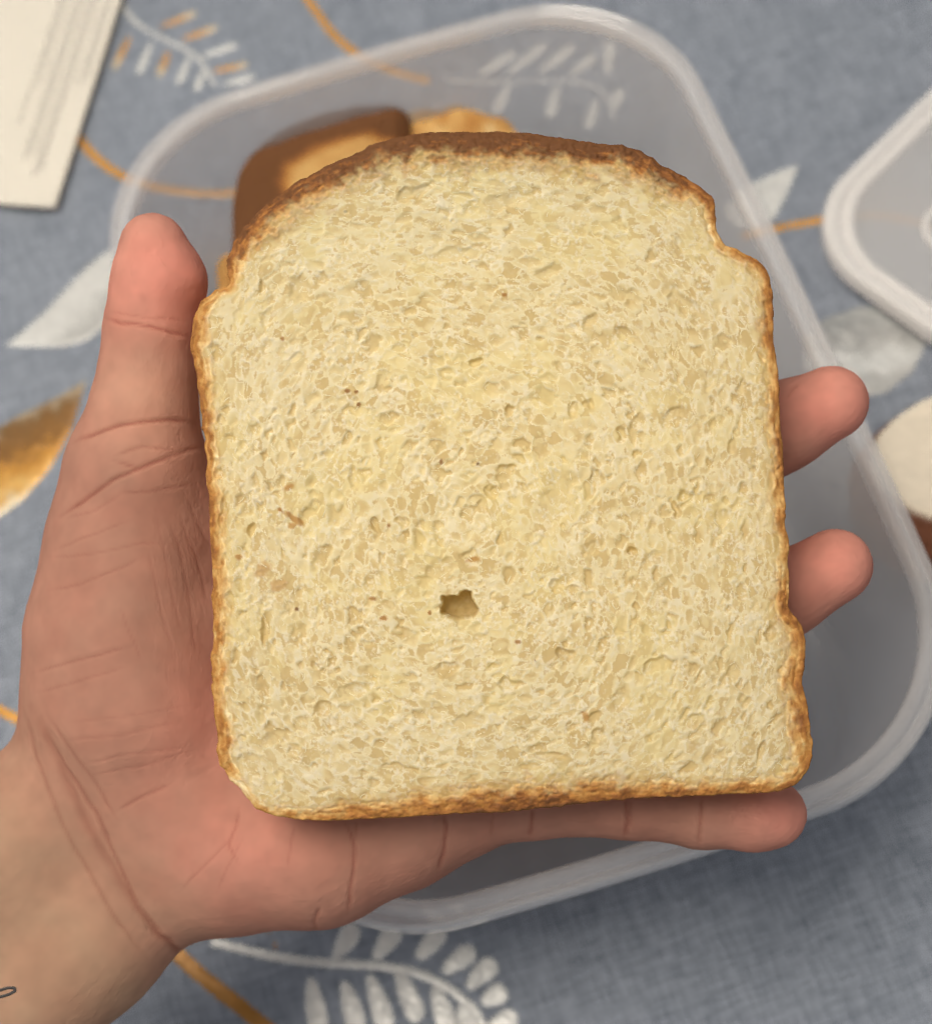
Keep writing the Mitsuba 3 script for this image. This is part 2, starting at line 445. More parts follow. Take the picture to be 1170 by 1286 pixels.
def bread_block(key, px, z0, z1, edge, dome, toast, text, cat, rough=1.0, seed=1):
    poly = [at(x, y, z1)[:2] for x, y in px]
    V, Fc = rounded_prism(poly, z0, z1, edge, dome)
    V = V + rough * (np.stack([fbm(V, 6, 3, seed + k) for k in range(3)], 1) - 0.5) * [2, 2, 2.4]
    t = toast(V) + 0.25 * (fbm(V, 5, 3, seed + 7) - 0.5)
    obj(key, (V, Fc), 'mat_crust', color=browned(t))
    label(key, text, cat)


bp = at(400, 160, 58)[:2]


def toast_heel(V):
    # dark dome towards the far side, paler towards the near cut side and at the foot
    arch = np.array([at(x, y, 58)[:2] for x, y in [(285, 330), (285, 240), (290, 212), (303, 188), (328, 164), (362, 144), (400, 130), (440, 121), (480, 118), (512, 120)]])
    d = shapely.distance(shapely.LineString(arch), shapely.points(V[:, :2])) + 5 * (fbm(V, 9, 3, 17) - 0.5)
    return 0.33 + 0.72 * (1 - sm(17.0, 26.0, d)) * sm(25, 50, V[:, 2])


bread_block('bread_heel', [(284, 330), (285, 240), (290, 212), (303, 188), (328, 164), (362, 144), (400, 130), (440, 121), (480, 118), (512, 120), (516, 330), (420, 480), (300, 480)], 3.2, 60, 9, 4, toast_heel,
            'dark brown crusted bread heel lying in the container behind the held slice', 'bread', 0.7, 1)
bread_block('bread_chunk', [(498, 175), (503, 134), (540, 126), (585, 127), (630, 138), (662, 172), (720, 420), (800, 760), (780, 900), (520, 960), (480, 700), (515, 400)], 3.2, 50, 6, 4,
            lambda V: 0.02 + 0.6 * fbm(V, 10, 2, 5), 'pale golden torn bread chunk in the container, right of the dark heel', 'bread', 2.2, 21)
bread_block('bread_crust', [(262, 262), (276, 246), (300, 260), (320, 420), (300, 520), (270, 480), (266, 340)], 3.2, 30, 8, 2,
            lambda V: 0.3 + 0.2 * fbm(V, 12, 2, 9), 'golden bread crust at the left of the dark heel inside the container', 'bread', 1.0, 41)
# ------------------------------------------------------------------ loaf piece to the right of the container
hc = at(1258, 584, 44)[:2]


def right_loaf():
    u, v = np.meshgrid(np.linspace(0, 2 * np.pi, 140, endpoint=False), np.linspace(0, 1, 70), indexing='xy')
    # a short drum lying tilted: rounded crust below, cut face on top
    prof_r = np.interp(v, [0, 0.12, 0.3, 0.55, 0.7, 0.74, 1.0], [2, 34, 43, 43, 35.5, 34.0, 0.5])
    prof_z = np.interp(v, [0, 0.12, 0.3, 0.55, 0.7, 0.74, 1.0], [-17, -15, -8, 4, 13, 14.5, 14.5])
    p = np.stack([prof_r * np.cos(u) * 1.05, prof_r * np.sin(u), prof_z], -1).reshape(-1, 3)
    cut = sm(0.675, 0.715, v.ravel())
    p += (np.stack([fbm(p, 5, 3, k) for k in range(3)], 1) - 0.5) * 1.6
    a = trimesh.transformations.rotation_matrix(math.radians(-27), [1, 0.1, 0])[:3, :3]
    p = p @ a.T + [hc[0], hc[1], 31.0]
    col = mixc((0.15, 0.055, 0.028), (0.80, 0.71, 0.575), cut) * (1 + 0.2 * (fbm(p, 3, 3, 5) - 0.5))[:, None]
    I = np.arange(70 * 140).reshape(70, 140)
    J = np.roll(I, -1, 1)
    Q = np.stack([I[:-1], J[:-1], J[1:], I[1:]], -1).reshape(-1, 4)
    Fc = np.vstack([Q[:, [0, 1, 2]], Q[:, [0, 2, 3]]])
    return p, Fc, col, cut


p, Fc, col, cut = right_loaf()
face = cut[Fc].mean(1) > 0.5
for key, pick in (('bread_end__crumb', face), ('bread_end__crust', ~face)):
    used, inv = np.unique(Fc[pick], return_inverse=True)
    obj(key, (p[used], inv.reshape(-1, 3)), 'mat_crust', color=col[used])
label('bread_end', 'bread end with cream cut face and dark shiny crust, right of the container', 'bread')

# ------------------------------------------------------------------ the held slice
CONTOUR = [(287, 357), (285, 338), (285, 320), (291, 303), (300, 287), (325, 260), (360, 232), (388, 216), (415, 202), (440, 190), (465, 178), (492, 170), (520, 163), (552, 162), (585, 161), (625, 161), (660, 162), (690, 166), (710, 170),
           (750, 175), (778, 178), (800, 182), (825, 198), (855, 215), (885, 235), (896, 245), (899, 255), (898, 272), (901, 290), (907, 303), (922, 310), (935, 318), (955, 325), (968, 345), (972, 375), (973, 430),
           (977, 464), (979, 498), (983, 543), (985, 584), (986, 621), (988, 666), (994, 683), (989, 700), (992, 720), (991, 745), (990, 764), (1000, 775), (1008, 787), (1014, 809), (1012, 833), (1008, 860), (1014, 885), (1017, 905),
           (1022, 935), (1017, 965), (1003, 986), (975, 996), (930, 998), (885, 1000), (835, 1002), (785, 1005), (730, 1011), (670, 1018), (640, 1022), (585, 1023), (550, 1025), (480, 1029), (417, 1032), (377, 1031), (345, 1027), (326, 1019),
           (310, 1005), (301, 990), (287, 982), (276, 963), (270, 943), (274, 932), (271, 915), (268, 890), (265, 860), (263, 830), (267, 799), (266, 755), (266, 720), (265, 693), (262, 642), (262, 621), (256, 603), (259, 585), (258, 570), (255, 546),
           (251, 509), (246, 475), (243, 455), (238, 440), (239, 420), (243, 397), (258, 370), (271, 361)]
cp = np.array([((x - 585) / 6.0, (643 - y) / 6.0) for x, y in CONTOUR])[::-1]        # mm in the slice's own plane, counter-clockwise
Q_ = np.vstack([cp, cp[:1]])
s_ = np.r_[0, np.cumsum(np.linalg.norm(np.diff(Q_, axis=0), axis=1))]
STEP = 0.26
m_ = int(s_[-1] / STEP)
u_ = np.linspace(0, s_[-1], m_, endpoint=False)
ring = np.stack([np.interp(u_, s_, Q_[:, k]) for k in (0, 1)], 1)
ring = ndimage.gaussian_filter1d(ring, 2.2, axis=0, mode='wrap')
tg = np.roll(ring, -1, 0) - np.roll(ring, 1, 0)
nrm = np.c_[tg[:, 1], -tg[:, 0]] / np.linalg.norm(tg, axis=1, keepdims=True)
rough_amt = 0.55 + 0.5 * sm(0.5, 0.62, fbm(ring, 9, 2, 4))
ring = ring + nrm * ((fbm(ring, 2.2, 4, 11) - 0.5) * 1.1 * rough_amt)[:, None]
poly = shapely.Polygon(ring).buffer(0)
x0, y0, x1, y1 = poly.bounds
xs, ys = np.meshgrid(np.arange(x0, x1, STEP), np.arange(y0, y1, STEP * 0.87))
xs[1::2] += STEP / 2
rng = np.random.default_rng(7)
pts = np.c_[xs.ravel(), ys.ravel()] + rng.uniform(-0.18, 0.18, (xs.size, 2)) * STEP
ring_tree = cKDTree(ring)
dd, near = ring_tree.query(pts)
keep = (dd > STEP * 0.7) & shapely.contains_xy(poly, pts[:, 0], pts[:, 1])
P2 = np.vstack([ring, pts[keep]])
D = np.r_[np.zeros(m_), dd[keep]]
NEAR = np.r_[np.arange(m_), near[keep]]
tri = Delaunay(P2).simplices
cen = P2[tri].mean(1)
tri = tri[shapely.contains_xy(poly, cen[:, 0], cen[:, 1])]
a_ = P2[tri]
fl = np.cross(a_[:, 1] - a_[:, 0], a_[:, 2] - a_[:, 0]) < 0
tri[fl] = tri[fl][:, ::-1]


def table(samples):
    """Values given at contour pixels, spread smoothly along the contour."""
    sp = np.array([((x - 585) / 6.0, (643 - y) / 6.0) for x, y, _ in samples])
    val = np.array([v for *_, v in samples], float)
    s = u_[ring_tree.query(sp)[1]]
    o = np.argsort(s)
    s, val = s[o], val[o]
    L = s_[-1]
    r = np.interp(u_, np.r_[s[-1] - L, s, s[0] + L], np.r_[val[-1], val, val[0]])
    return ndimage.gaussian_filter1d(r, 6, mode='wrap')


WIDTH = table([(287, 357, 1.6), (300, 287, 4.2), (360, 232, 4.8), (465, 178, 4.8), (585, 161, 5.4), (710, 170, 5.2), (825, 198, 5.0), (896, 245, 3.2), (905, 303, 1.6), (955, 325, 2.2), (973, 430, 2.6), (985, 584, 2.6), (989, 700, 2.4), (1012, 815, 3.6),
               (1020, 935, 4.4), (1000, 985, 3.0), (885, 1000, 2.6), (670, 1018, 5.0), (550, 1025, 4.6), (417, 1032, 3.0), (345, 1027, 1.8), (300, 988, 1.5), (270, 940, 3.2), (266, 755, 2.8), (258, 575, 2.4), (240, 440, 3.0), (258, 370, 2.4)])
BROWN = table([(287, 357, .35), (285, 320, .62), (300, 287, .72), (415, 202, .82), (520, 163, .95), (640, 162, .95), (750, 175, .85), (855, 215, .72), (897, 247, .6), (901, 290, .30), (920, 310, .22), (960, 333, .42), (973, 430, .46), (985, 584, .46),
               (989, 700, .36), (1012, 815, .42), (1020, 935, .46), (1000, 985, .40), (885, 1000, .42), (785, 1005, .58), (670, 1018, .64), (550, 1025, .55), (417, 1032, .42), (345, 1027, .26), (300, 988, .12), (272, 935, .40), (266, 755, .42), (258, 575, .42),
               (240, 440, .45), (258, 370, .36), (271, 361, .28)])
Wd, Br = WIDTH[NEAR], BROWN[NEAR]
Wd = (1.45 + 0.25 * sm(0.5, 0.75, Br)) * Wd * (0.7 + 0.6 * fbm(P2, 3.0, 3, 21))
X, Y = P2[:, 0], P2[:, 1]
# direction the pores are stretched along: with the nearest crust, swirling a little
nx, ny = np.sign(X) * (np.abs(X) / 62) ** 2.2, np.sign(Y) * (np.abs(Y) / 70) ** 2.2
rho = np.clip(np.hypot(nx, ny), 0, 1.3)
ANG = np.arctan2(nx, -ny) + 1.2 * (fbm(P2, 26, 2, 31) - 0.5) * (1 - 0.85 * np.clip(rho, 0, 1))
STR = 1.35 + 1.5 * np.clip(rho, 0, 1) + 0.4 * (fbm(P2, 12, 2, 33) - 0.5)
vt = cKDTree(P2)


def foam(seed=101, deepest=1.7, dz=0.14):
    """The cut face of an open foam: a space of stretched cells with thin walls, cut at height 0; for every vertex the depth of the
    first wall below it, how thick the wall at the cut is, and a random number of its cell."""
    r = np.random.default_rng(seed)
    ns = int((x1 - x0) * (y1 - y0) * 4.0 / 3.4)
    sd = np.c_[r.uniform(x0 - 1, x1 + 1, ns), r.uniform(y0 - 1, y1 + 1, ns), r.uniform(-3.0, 1.0, ns)]
    j = vt.query(sd[:, :2])[1]
    kind = r.uniform(0, 1, ns)
    open_ = OPEN[j]
    size = np.where(kind < 0.72, 0.8, np.where(kind < 0.94, 1.45, 2.5)) * np.exp(r.normal(0, 0.22, ns))
    size *= 0.80 + 0.45 * open_
    ang, st = ANG[j] + r.normal(0, 0.25, ns), STR[j] * np.exp(r.normal(0, 0.12, ns))
    c, s_n, sq = np.cos(ang), np.sin(ang), np.sqrt(st)
    rnd = r.uniform(0, 1, ns)
    tree = cKDTree(sd)
    wx = 0.5 * (np.c_[fbm(P2, 1.1, 2, seed), fbm(P2, 1.1, 2, seed + 1)] - 0.5)
    thr = 0.04 + 0.16 * fbm(P2, 0.8, 2, seed + 2) ** 2 + 0.10 * sm(0.5, 0.7, fbm(P2, 3.5, 2, seed + 3)) * (1 - 0.6 * OPEN)

    def wall(ids, z):
        q = np.c_[P2[ids] + wx[ids], np.full(len(ids), z)]
        _, idx = tree.query(q, k=16, workers=-1)
        d = q[:, None] - sd[idx]
        aa = (d[..., 0] * c[idx] + d[..., 1] * s_n[idx]) / sq[idx]
        bb = (-d[..., 0] * s_n[idx] + d[..., 1] * c[idx]) * sq[idx]
        dist = np.sqrt(aa * aa + bb * bb + (d[..., 2] * 1.5) ** 2) / size[idx]
        o = np.argpartition(dist, 1, axis=1)[:, :2]
        f = np.take_along_axis(dist, o, 1)
        first = idx[np.arange(len(ids)), np.where(f[:, 0] <= f[:, 1], o[:, 0], o[:, 1])]
        return np.abs(f[:, 1] - f[:, 0]), first

    h, w_top, own_r = np.full(len(P2), -deepest), None, None
    ids = np.arange(len(P2))
    prev = None
    z = 0.0
    own0 = None
    while len(ids) and z > -deepest:
        w, own = wall(ids, z)
        if w_top is None:
            w_top, own_r, own0 = w, rnd[own], own.copy()
            prev = np.full(len(ids), 9.0)
        changed = own != own0[ids]
        hit = (w < thr[ids]) | changed
        g0, g1 = prev - thr[ids], np.where(changed, -w, w) - thr[ids]
        t = np.where(z == 0, 0.0, np.clip(g0 / np.maximum(g0 - g1, 1e-6), 0, 1))
        h[ids[hit]] = (z + dz * (1 - t) if z < 0 else 0.0)[hit] if z < 0 else 0.0
        prev, ids = w[~hit], ids[~hit]
        z -= dz
    return h, w_top, own_r, thr


zone = fbm(P2, 14, 3, 41) + 0.10 * np.clip(X / 40, -1, 1) - 0.14 * np.clip(Y / 50, -1, 1)                # some areas are open, some close-grained
OPEN = sm(0.32, 0.68, zone)
openness = OPEN
foam_h, foam_w, foam_r, foam_t = foam()
# some cells keep a thin skin of gluten just under the cut
film_top = sm(0.50, 0.52, foam_r)
H = foam_h * (1 - film_top) + np.maximum(foam_h, -0.22) * film_top
edges = np.vstack([tri[:, [0, 1]], tri[:, [1, 2]], tri[:, [2, 0]]])


def relax(h, times):
    for _ in range(times):
        acc = np.bincount(edges[:, 0], h[edges[:, 1]], len(h)) + np.bincount(edges[:, 1], h[edges[:, 0]], len(h))
        cnt = np.bincount(edges[:, 0], minlength=len(h)) + np.bincount(edges[:, 1], minlength=len(h))
        h = 0.4 * h + 0.6 * acc / np.maximum(cnt, 1)
    return h


H = (0.58 - 0.26 * sm(8, 50, Y)) * relax(H, 3)        # the dome is closer grained than the middle
ca, sa = np.cos(ANG), np.sin(ANG)
# torn fibres lying along the grain
al, ac = X * ca + Y * sa, -X * sa + Y * ca
fib = sum(fbm(P2 + np.c_[ca, sa] * k * 0.38, 0.55, 2, 71) for k in range(-4, 5)) / 9
fib = 0.5 + 2.2 * (fib - 0.5)
fleck = fbm(P2, 0.55, 3, 62)
crumbs = sm(0.55, 0.75, fleck) * sm(0.42, 0.62, fbm(P2, 4.5, 3, 63))        # little torn bits standing proud
onwall = 1 - sm(0.6, 1.6, foam_w / foam_t)
H += 0.9 * (fbm(P2, 9, 3, 61) - 0.5) + 0.09 * (fleck - 0.5) + 0.20 * crumbs + 0.10 * onwall * (fbm(P2, 0.9, 2, 65) - 0.3) + 0.08 * (fib - 0.5)
film_shade = np.clip(-foam_h / 1.5, 0, 1) ** 0.8 * (0.75 + 0.5 * foam_r) + 0.30 * sm(0.66, 0.9, foam_r) * (1 - onwall) + 0.15 * (1 - onwall) * OPEN  # depth term paints pore shade into the colour; cell terms are gluten film
# single pores that stand out: x, y, half length, half width (px), angle, depth (mm)
PORES = [(375, 362, 20, 15, 100, .9), (328, 360, 11, 5, 85, 1.1), (740, 402, 13, 9, 20, 1.1), (785, 370, 22, 10, -25, .7), (597, 456, 11, 5, 20, 1.5), (845, 522, 22, 13, 30, 1.1), (700, 628, 42, 24, 80, .8), (748, 600, 14, 10, 70, 1.1),
         (712, 821, 12, 8, 0, 1.6), (794, 691, 8, 5, 10, 1.9), (858, 622, 9, 9, 60, 1.4), (850, 640, 6, 12, 40, 1.3), (472, 660, 12, 6, 110, 1.4), (300, 962, 26, 16, 20, .8), (405, 892, 11, 9, 20, 1.2), (966, 796, 15, 8, 80, 1.4), (956, 942, 14, 4, 70, 1.2),
         (332, 790, 26, 6, 88, 1.4), (279, 650, 34, 6, 88, 1.3), (315, 665, 11, 5, 70, 1.3), (640, 515, 9, 7, 40, 1.2), (720, 515, 10, 8, 60, 1.1), (740, 510, 8, 8, 0, 1.2), (636, 590, 10, 8, 0, 1.2), (614, 618, 11, 9, 60, 1.3), (605, 636, 8, 8, 0, 1.2),
         (508, 655, 11, 9, 120, 1.0), (553, 715, 20, 14, 30, 1.0), (590, 700, 14, 12, 0, .7), (800, 530, 12, 8, 45, 1.3), (782, 545, 12, 8, 60, 1.3), (700, 737, 12, 9, -30, 1.1), (720, 740, 9, 7, 0, 1.0), (740, 690, 16, 12, 20, .9), (820, 700, 18, 10, 40, .9),
         (570, 318, 40, 9, 10, .8), (640, 250, 44, 12, 14, .8), (860, 380, 44, 10, -45, .9), (520, 240, 30, 9, 25, .9), (690, 340, 18, 9, 20, .8), (440, 870, 26, 12, 20, .8), (585, 905, 24, 10, 10, .9), (500, 965, 26, 6, -8, 1.1), (690, 950, 26, 6, 0, 1.0),
         (870, 905, 16, 9, 20, 1.0), (905, 650, 12, 9, 80, 1.0), (920, 560, 10, 7, 80, 1.1), (930, 485, 14, 6, 85, 1.0), (445, 600, 13, 8, 100, .9), (480, 480, 20, 9, 80, .6), (560, 840, 18, 9, 20, .9), (640, 860, 16, 9, 0, .9), (345, 925, 16, 9, 30, 1.0),
         (825, 835, 22, 9, 20, 1.0), (780, 880, 16, 10, 10, .9), (920, 845, 14, 8, 60, 1.0), (400, 700, 18, 9, 80, .8), (760, 200, 22, 6, -15, 1.3), (860, 225, 22, 7, -35, 1.3), (330, 290, 16, 8, 45, 1.0)]
rp = np.random.default_rng(17)
for _ in range(60):
    x, y = rp.uniform(270, 990), rp.uniform(200, 1000)
    j = vt.query([(x - 585) / 6, (643 - y) / 6])[1]
    sz = rp.uniform(3.5, 9) if rp.uniform() < 0.8 else rp.uniform(8, 17)
    PORES.append((x, y, sz * rp.uniform(1, 1.9), sz * 0.75, math.degrees(ANG[j]) + rp.normal(0, 18), rp.uniform(0.25, 0.9)))
warp = np.c_[fbm(P2, 1.6, 2, 81), fbm(P2, 1.6, 2, 82)] - 0.5
for x, y, ra, rb, an, de in PORES:
    c = np.array([(x - 585) / 6.0, (643 - y) / 6.0])
    k = np.array(vt.query_ball_point(c, max(ra, rb) / 6 * 1.5 + 1))
    if not len(k):
        continue
    q = P2[k] - c + 2.0 * warp[k] * min(1.0, rb / 9)
    an = math.radians(an)
    e_ = np.hypot((q[:, 0] * math.cos(an) + q[:, 1] * math.sin(an)) / (ra / 6), (-q[:, 0] * math.sin(an) + q[:, 1] * math.cos(an)) / (rb / 6))
    inside = 1 - sm(0.55, 1.1, e_)
    bowl = -0.9 * de * np.sqrt(np.maximum(0, 1 - np.minimum(e_, 1) ** 2.2)) + 0.2 * H[k]
    H[k] = H[k] * (1 - inside) + np.minimum(H[k], bowl) * inside
    H[k] += 0.05 * np.exp(-((e_ - 1.12) / 0.12) ** 2)
    film_shade[k] = np.maximum(film_shade[k], (1 - sm(0.88, 1.02, e_)) * min(1, 0.15 + de / 1.5) * (0.75 + 0.25 * np.minimum(e_, 1)))
# the one real hole, torn with straight edges
hx, hy = X * 6 + 585 + 4 * warp[:, 0] * 2, 643 - Y * 6 + 4 * warp[:, 1] * 2
hole = shapely.Polygon([(553, 748), (572, 750), (582, 742), (592, 744), (594, 758), (602, 764), (598, 772), (590, 776), (572, 777), (555, 771)])
hd = shapely.distance(hole.boundary, shapely.points(hx, hy)) * np.where(shapely.contains_xy(hole, hx, hy), 1, -1)
hin = sm(-1.2, 1.6, hd)
H = H * (1 - hin) + np.minimum(H, -5.4 - 0.5 * fbm(P2, 2, 2, 9)) * hin
film_shade = np.maximum(film_shade, hin)
# the cut face falls away into the crust at its border
tb = np.clip(D / Wd, 0, 1)
inner = sm(0.55, 1.1, tb)
pebble = fbm(P2, 0.8, 3, 91) - 0.5
topness = sm(0.5, 0.8, Br)
lam = np.clip(0.5 + 1.5 * (fbm(np.c_[u_[NEAR] * 0.45, D * 1.7 + 0.8 * fbm(P2, 2.5, 2, 35)], 1.0, 3, 36) - 0.5), 0, 1)       # crust layers run along the edge
Hc = (0.14 + 0.45 * topness) * pebble + 0.65 * (fbm(P2, 3, 2, 92) - 0.5) + 0.4 * (lam - 0.5) + 0.22 * (fbm(P2, 0.45, 2, 37) - 0.5)
Hz = H * (0.55 + 0.45 * inner) + (Hc - 0.35) * (1 - inner) - (0.5 + 1.6 * topness) * (1 - tb) ** 3.0
hole_floor = np.clip(hin, 0, 1)
# colour: pale torn crumb, darker and yellower with pore depth (painted shade plus thin gluten film), browned towards the crust
fm = np.clip(film_shade + 0.30 * (fbm(P2, 5, 3, 95) - 0.5) + 0.25 * (fleck - 0.5), 0, 1)
crumb = np.stack([np.interp(fm, [0, 0.45, 1.0], k) for k in zip((0.935, 0.862, 0.59), (0.875, 0.765, 0.45), (0.74, 0.60, 0.31))], 1)
crumb = mixc(crumb, (0.94, 0.835, 0.42), 0.35 * sm(0.5, 0.75, fbm(P2, 8, 2, 96)))
crumb = mixc(crumb, (0.965, 0.925, 0.74), np.clip(0.5 * onwall * sm(0.45, 0.65, fbm(P2, 1.7, 2, 66)) + 0.85 * crumbs + 0.6 * sm(0.62, 0.8, fib) * sm(0.5, 0.7, fbm(P2, 2.2, 2, 97)), 0, 0.8))
bt = Br * (1.4 - (0.85 - 0.1 * topness) * tb) + 0.28 * (fbm(P2, 1.3, 3, 98) - 0.5) + 0.45 * (lam - 0.5) + (0.10 + 0.2 * topness) * (fbm(P2, 0.5, 2, 38) - 0.5) + 0.3 * (fbm(P2, 6, 2, 99) - 0.5)
tone = 1 - sm(0.30, 1.20, np.minimum(D / Wd, 1.6) + 0.55 * (fbm(P2, 1.6, 3, 90) - 0.5))
crumb = mixc(crumb, (0.52, 0.40, 0.19), hole_floor * (0.6 + 0.6 * fbm(P2, 1.0, 3, 19)))
halo = np.exp(-np.maximum(D - Wd * 0.6, 0) / 2.2) * (0.25 + 0.5 * Br)
crumb = mixc(crumb, (0.86, 0.66, 0.25), np.clip(halo, 0, 0.7))
COL = crumb * (1 - tone[:, None]) + browned(bt) * tone[:, None]
for x, y, ra, rb, an, t in [(362, 612, 9, 5, 20, .35), (370, 652, 17, 5, -35, .38), (366, 660, 6, 4, 0, .3), (593, 703, 10, 4, 10, .35), (735, 900, 5, 9, 30, .35), (481, 776, 5, 4, 0, .5), (468, 752, 5, 3, 0, .5), (650, 806, 5, 3, 0, .6), (634, 370, 4, 3, 0, .5),
                            (436, 491, 4, 3, 0, .7), (447, 492, 3, 2, 0, .7), (450, 508, 3, 3, 0, .6), (600, 582, 3, 3, 0, .95), (554, 580, 3, 4, 0, .7), (488, 660, 3, 3, 0, .6), (540, 770, 3, 3, 0, .6), (352, 640, 3, 3, 0, .5), (372, 765, 3, 3, 0, .8), (355, 425, 3, 3, 0, .5),
                            (330, 715, 14, 9, 60, .18), (350, 735, 12, 9, 20, .18), (300, 700, 6, 4, 0, .4)]:
    c = np.array([(x - 585) / 6.0, (643 - y) / 6.0])
    q = P2 - c
    an = math.radians(an)
    e_ = np.hypot((q[:, 0] * math.cos(an) + q[:, 1] * math.sin(an)) / (ra / 6), (-q[:, 0] * math.sin(an) + q[:, 1] * math.cos(an)) / (rb / 6))
    COL = mixc(COL, browned(np.full(len(P2), t)), 0.85 * (1 - sm(0.5, 1.15, e_ + 0.8 * (fbm(P2, .7, 2, 12) - 0.5))))
COL = np.clip(COL, 0.01, 0.97)
# bottom of the slab: side wall rows and back face
THICK = 18.0
rows, rc = [], []
NR = 26
for k in range(1, NR + 1):
    t = k / NR
    z = Hz[:m_] * (1 - t) - THICK * t
    p3 = np.c_[ring, z]
    bul = 0.9 * math.sin(math.pi * min(1, t * 1.2)) - 1.2 * max(0, t - 0.85) / 0.15
    p3[:, :2] += nrm * (bul * 0.25 + 0.45 * (fbm(p3, 1.8, 3, 13) - 0.5) + 1.2 * (fbm(p3, 7, 2, 14) - 0.5))[:, None] * min(1, 3 * t)
    rows.append(p3)
    rc.append(browned(BROWN * 1.15 + 0.35 * (fbm(p3, 2.5, 3, 15) - 0.5)))
front = np.c_[P2, Hz]
V = np.vstack([front] + rows)
C = np.vstack([COL] + rc)
nf = len(front)
i = np.arange(m_)
j = (i + 1) % m_
side = []
for k in range(NR):
    a = i if k == 0 else nf + (k - 1) * m_ + i
    b = j if k == 0 else nf + (k - 1) * m_ + j
    c, d = nf + k * m_ + j, nf + k * m_ + i
    side += [np.stack([a, d, c], 1), np.stack([a, c, b], 1)]
side = np.vstack(side)
iscr = (tone[tri].mean(1) > 0.5)
SL = np.array([0.0, 0.0, -300.0])
Vw = held(V + SL)


rs = np.random.default_rng(23)
okv = np.flatnonzero((tb > 0.95) & (hin < 0.01))
pick = rs.choice(okv, 1500, replace=False)
sv, sf, scol = [], [], []
for k in pick:
    ln, wd, a0, bend = rs.uniform(0.6, 2.6), rs.uniform(0.05, 0.12), ANG[k] + rs.normal(0, 0.6), rs.normal(0, 0.7)
    lift_ = rs.uniform(0.06, 0.35)
    u = np.linspace(-0.5, 0.5, 6)
    th = a0 + bend * u * 2
    cx_, cy_ = P2[k, 0] + ln * np.cumsum(np.cos(th)) / 6 - ln * np.cos(a0) / 2, P2[k, 1] + ln * np.cumsum(np.sin(th)) / 6 - ln * np.sin(a0) / 2
    base_ = Hz[vt.query(np.c_[cx_, cy_], k=4)[1]].max(1)
    zz = np.maximum(base_, base_.mean()) + 0.02 + lift_ * (0.25 - u * u) * 2
    tape = wd * (0.35 + 0.65 * (1 - (2 * u) ** 2))
    b = len(sv) * 18
    px1, py1 = -np.sin(th) * tape, np.cos(th) * tape
    sv.append(np.vstack([np.c_[cx_ + px1, cy_ + py1, zz], np.c_[cx_, cy_, zz + wd * 0.6], np.c_[cx_ - px1, cy_ - py1, zz]]))
    for q in range(5):
        for o in (0, 6):
            sf += [[b + o + q, b + o + 6 + q, b + o + 7 + q], [b + o + q, b + o + 7 + q, b + o + 1 + q]]
    scol.append(np.tile(np.array([(0.975, 0.925, 0.70)]) * rs.uniform(0.93, 1.0), (18, 1)))
SV, SF, SC = np.vstack(sv), np.array(sf), np.vstack(scol)


def part(key, faces, bsdf):
    used, inv = np.unique(faces, return_inverse=True)
    obj(key, (Vw[used], inv.reshape(-1, 3)), bsdf, color=C[used])


part('bread_slice__crust', np.vstack([tri[iscr], side]), 'mat_crust')
bx, by = np.meshgrid(np.arange(x0, x1, 2.0), np.arange(y0, y1, 2.0))
bring = rows[-1][::6]
bpts = np.c_[bx.ravel(), by.ravel()]
bpoly = shapely.Polygon(bring[:, :2]).buffer(0)
bpts = bpts[shapely.contains_xy(bpoly.buffer(-1.2), bpts[:, 0], bpts[:, 1])]
B2 = np.vstack([bring[:, :2], bpts])
bt_ = Delaunay(B2).simplices
bt_ = bt_[shapely.contains_xy(bpoly, *B2[bt_].mean(1).T)]
BV = np.c_[B2, -THICK - 0.02 + 0.3 * (fbm(B2, 4, 3, 5) - 0.5)]
ab = BV[bt_][:, :, :2]
fb = np.cross(ab[:, 1] - ab[:, 0], ab[:, 2] - ab[:, 0]) > 0
bt_[fb] = bt_[fb][:, ::-1]
used, inv = np.unique(tri[~iscr], return_inverse=True)
obj('bread_slice__crumb', (np.vstack([Vw[used], held(SV + SL)]), np.vstack([inv.reshape(-1, 3), SF + len(used)])), 'mat_crumb', color=np.vstack([C[used], SC]))
obj('bread_slice__underside', (held(BV + SL), bt_), 'mat_crust', color=np.tile([(0.90, 0.82, 0.56)], (len(BV), 1)))
label('bread_slice', 'thick slice of white sandwich bread with browned top crust, held flat on the open hand', 'bread slice')

# ------------------------------------------------------------------ the hand


def hp(px, py, depth):
    return np.array([(px - 585) * depth / F, (643 - py) * depth / F, -depth])


def chain(pts):
    """[(x, y, depth mm, radius in px)] -> [(point, radius mm)]"""
    return [(hp(x, y, d), r * d / F) for x, y, d, r in pts]


